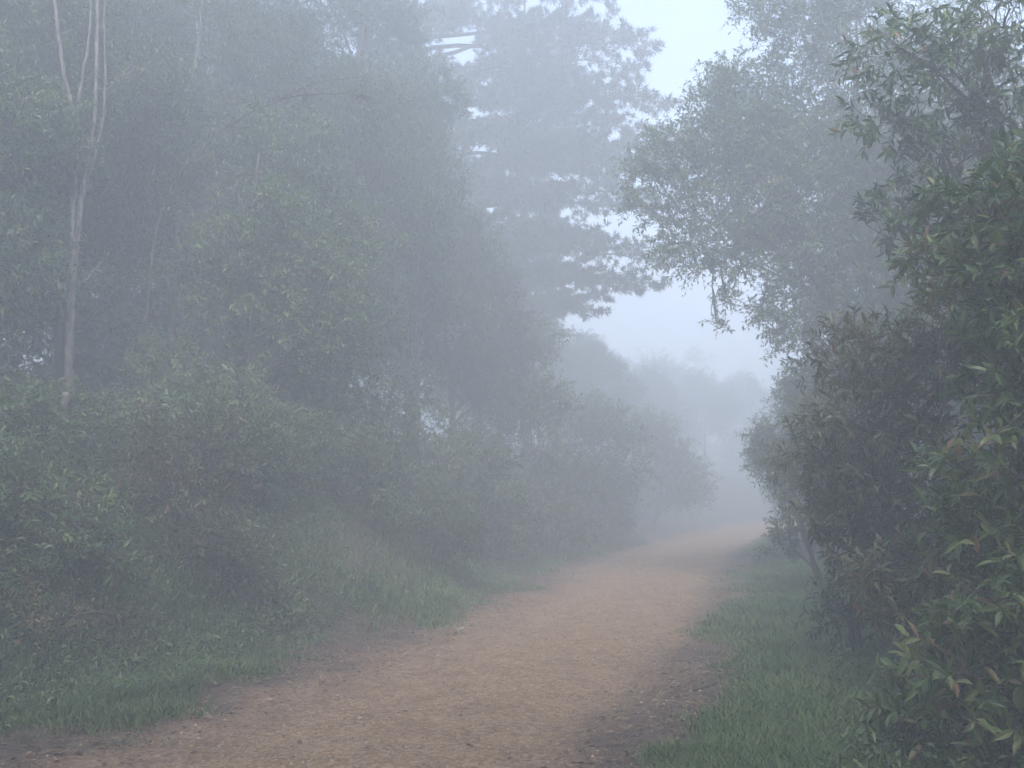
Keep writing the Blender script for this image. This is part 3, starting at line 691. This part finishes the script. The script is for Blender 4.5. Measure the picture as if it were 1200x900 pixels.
def grass(name, label, u0, u1, y0, y1, n, seed, h=.10, thr=-.2, edge=None, hgrow=None):
    rng = np.random.default_rng(seed)
    x, y, u = scatter(rng, n, u0, u1, y0, y1)
    P = np.stack([x, y], 1)
    k = vnoise(P * .9, seed, 3) + .5 * vnoise(P * 4, seed + 1, 2)
    if edge is not None: k = k - edge(u, y)
    if u0 < 0: k = k - 1.5 * scar(u, y, rng)
    dn = np.clip((k - thr) * .55 + .25, 0, 1) ** 1.5
    keep = rng.random(n) < dn
    x, y, u, k, dn = x[keep], y[keep], u[keep], k[keep], dn[keep]; n = len(x)
    z = gz(x, y)
    hh = h * rng.uniform(.4, 1.4, n) * (.35 + .95 * dn) * (1 + .02 * y)
    a = rng.uniform(0, 6.28, n); lean = rng.uniform(.15, .9, n)
    D = np.stack([np.cos(a) * lean, np.sin(a) * lean, np.ones(n)], 1)
    b = a + rng.normal(0, .6, n)
    w = (.0045 + .0006 * y) * rng.uniform(.7, 1.4, n)
    Dn = unit(D); side = np.stack([-np.sin(b), np.cos(b), np.zeros(n)], 1)
    base = np.stack([x, y, z - .006], 1)
    mid = base + Dn * (hh * .55)[:, None]
    tip = mid + unit(Dn + np.stack([np.cos(a), np.sin(a), -.5 * np.ones(n)], 1) * .5) * (hh * .5)[:, None]
    v = np.stack([base - side * w[:, None] * .5, base + side * w[:, None] * .5, mid + side * w[:, None] * .4, mid - side * w[:, None] * .4, tip], 1)
    i = np.arange(n)[:, None] * 5
    tint = np.clip(.45 + .18 * vnoise(np.stack([x, y], 1) * 1.3, 50, 2) + rng.normal(0, .12, n) + np.where(rng.random(n) < .05, .4, 0), 0, 1)
    g = Geo(); g.add(v.reshape(-1, 3), [i + np.array([0, 1, 2, 3]), i + np.array([3, 2, 4])], [tint, tint])
    o = link(name, g.mesh(name, M_grass)); o['kind'] = 'stuff'; o['label'] = label; o['category'] = 'grass'
    return o
grass('grass', 'short green grass on the right hand verge', 0.9, 5.5, 4.0, 32, 420000, 31, .10, -.35, lambda u, y: 1.3 - 2.5 * smooth(.7, 2.5, u))
grass('grass', 'rough green grass along the foot of the left bank', -4.6, -1.3, 4.5, 30, 330000, 32, .10, -.30, lambda u, y: 1.2 + .35 * smooth(14, 18, y) - 1.9 * smooth(1.25, 2.4, -u) + 1.3 * smooth(2.8, 4.2, -u))

def ground_cover(name, label, regions, seed, M, leafL, K=7):
    rng = np.random.default_rng(seed); g = Geo()
    for (u0, u1, y0, y1, n, thr) in regions:
        x, y, u = scatter(rng, n, u0, u1, y0, y1)
        k = vnoise(np.stack([x, y], 1) * 1.1, seed, 3); keep = (k > thr) & ~scar(u, y, rng)
        x, y = x[keep], y[keep]; n = len(x)
        z = gz(x, y); base = np.stack([x, y, z], 1)
        dirs = unit(np.stack([rng.normal(0, .4, n), rng.normal(0, .4, n), np.ones(n)], 1))
        add_sprays(rng, g, None, base, dirs, rng.uniform(.05, .45, n) ** 1.2, K, leafL, .42, .2, rng.normal(.42, .12, n))
    o = link(name, g.mesh(name, M)); o['kind'] = 'stuff'; o['label'] = label; o['category'] = 'undergrowth'
ground_cover('undergrowth', 'low leafy weeds covering the banks', [(-9, -2.4, 5, 34, 42000, -.7), (2.6, 7, 4, 28, 13000, -.35), (-3.2, -1.9, 5, 14, 900, .1)], 41, M_small, .055)
ground_cover('undergrowth', 'patches of brown and reddish weeds on the banks', [(-6, -2.7, 5, 22, 7000, .0), (2.9, 5, 4, 16, 1500, .1)], 44, M_rust, .05)

def litter():
    rng = np.random.default_rng(61); g = Geo()
    for (u0, u1, n) in [(-5.5, -1.2, 9000), (1.0, 4.5, 6000), (-1.2, 1.2, 250)]:
        x, y, u = scatter(rng, n, u0, u1, 4.2, 20)
        P = np.stack([x, y, gz(x, y) + rng.uniform(.006, .02, n)], 1)
        a = rng.uniform(0, 6.28, n); D = np.stack([np.cos(a), np.sin(a), rng.normal(0, .15, n)], 1)
        Nn = unit(np.stack([rng.normal(0, .3, n), rng.normal(0, .3, n), np.ones(n)], 1)); L = rng.uniform(.02, .065, n)
        g.leaves(P, D, Nn, L, L * .5, rng.random(n), False)
    o = link('leaf_litter', g.mesh('leaf_litter', M_litter)); o['kind'] = 'stuff'; o['label'] = 'dead brown leaves scattered over road edges and verges'; o['category'] = 'leaf litter'
litter()

def sticks():
    rng = np.random.default_rng(66)
    src = None
    spots = [(1.55, 8.2, .9, .7, 'thin fallen stick lying on the dark earth right of the track'), (2.3, 9.8, 2.4, .5, 'short fallen stick at the edge of the right hand grass'),
             (-2.0, 8.4, .3, .6, 'thin fallen stick in the grass along the left road edge')]
    for (x, y, rot, sc, lab) in spots:
        if src is None:
            g = Geo(); p = curve(rng, (-.3, 0, .012), (.3, 0, .02), 9, .09); p[:, 2] = .012
            g.tube(p, np.linspace(.013, .005, 9), 6)
            f = curve(rng, p[5], p[5] + np.array([.16, .1, .01]), 5, .05); g.tube(f, np.linspace(.004, .002, 5), 4)
            me = g.mesh('fallen_stick', B_twig)
            src = me
        o = link('fallen_stick', me, None, (x, y, g1(x, y) + .005)); o.rotation_euler = (0, 0, rot); o.scale = (sc,) * 3
        o['label'] = lab; o['category'] = 'stick'; o['group'] = 'fallen sticks beside the track'
sticks()

def stones():
    m, nt, out = mat('gravel_stone')
    a = N(nt, 'ShaderNodeAttribute', attribute_name='tint')
    c = ramp(nt, [(0, (.14, .085, .05)), (.5, (.30, .20, .12)), (.85, (.42, .29, .18)), (1, (.48, .40, .31))], a.outputs['Fac'])
    p = N(nt, 'ShaderNodeBsdfPrincipled', Roughness=.8); nt.links.new(c, p.inputs['Base Color']); nt.links.new(p.outputs[0], out.inputs[0])
    rng = np.random.default_rng(71); g = Geo()
    oc = np.array([(1, 0, 0), (0, 1, 0), (-1, 0, 0), (0, -1, 0), (0, 0, 1), (0, 0, -1), ], float)
    F = np.array([(0, 1, 4), (1, 2, 4), (2, 3, 4), (3, 0, 4), (1, 0, 5), (2, 1, 5), (3, 2, 5), (0, 3, 5)])
    n = 42000
    x, y, u = scatter(rng, n, -1.9, 1.9, 4.2, 24, 1.8)
    k = vnoise(np.stack([u * 1.2, y * .5], 1), 72, 3); keep = (k > -.3) | (rng.random(n) < .3)
    x, y, u = x[keep], y[keep], u[keep]; n = len(x)
    r = .004 + .010 * rng.random(n) ** 4
    r = r * (1 + .03 * y)
    V = oc[None] * (1 + rng.normal(0, .25, (n, 6, 1)))
    a_ = rng.uniform(0, 6.28, n); ca, sa = np.cos(a_)[:, None], np.sin(a_)[:, None]
    V = np.stack([V[..., 0] * ca - V[..., 1] * sa, V[..., 0] * sa + V[..., 1] * ca, V[..., 2] * .6], -1) * r[:, None, None]
    P = np.stack([x, y, gz(x, y) + .004], 1)
    t = np.clip(rng.normal(.5, .22, n), 0, 1)
    g.add((P[:, None] + V).reshape(-1, 3), [(np.arange(n)[:, None, None] * 6 + F[None]).reshape(-1, 3)], [np.repeat(t, 8)])
    o = link('gravel', g.mesh('gravel', m)); o['kind'] = 'stuff'; o['label'] = 'loose ochre gravel on the dirt road'; o['category'] = 'gravel'
stones()

# ------------------------------------------------------------------ haze
def haze():
    g = Geo()
    x0, x1, y0, y1, z0, z1 = -320, 620, -70, 270, -14, 22.5
    v = np.array([(x, y, z) for z in (z0, z1) for y in (y0, y1) for x in (x0, x1)], float)
    f = np.array([(0, 2, 3, 1), (4, 5, 7, 6), (0, 1, 5, 4), (2, 6, 7, 3), (0, 4, 6, 2), (1, 3, 7, 5)])
    g.add(v, [f])
    m, nt, out = mat('fog')
    p = N(nt, 'ShaderNodeVolumePrincipled')
    p.inputs['Color'].default_value = (.915, .96, 1.0, 1); p.inputs['Density'].default_value = HAZE_DENSITY; p.inputs['Anisotropy'].default_value = .0
    nt.links.new(p.outputs[0], out.inputs['Volume'])
    o = link('haze', g.mesh('haze', m)); o['kind'] = 'stuff'; o['label'] = 'even pale fog filling the whole lane'; o['category'] = 'fog'
haze()
open('/tmp/v.txt','w').write('verts %d'% sum(len(m.vertices) for m in bpy.data.meshes))
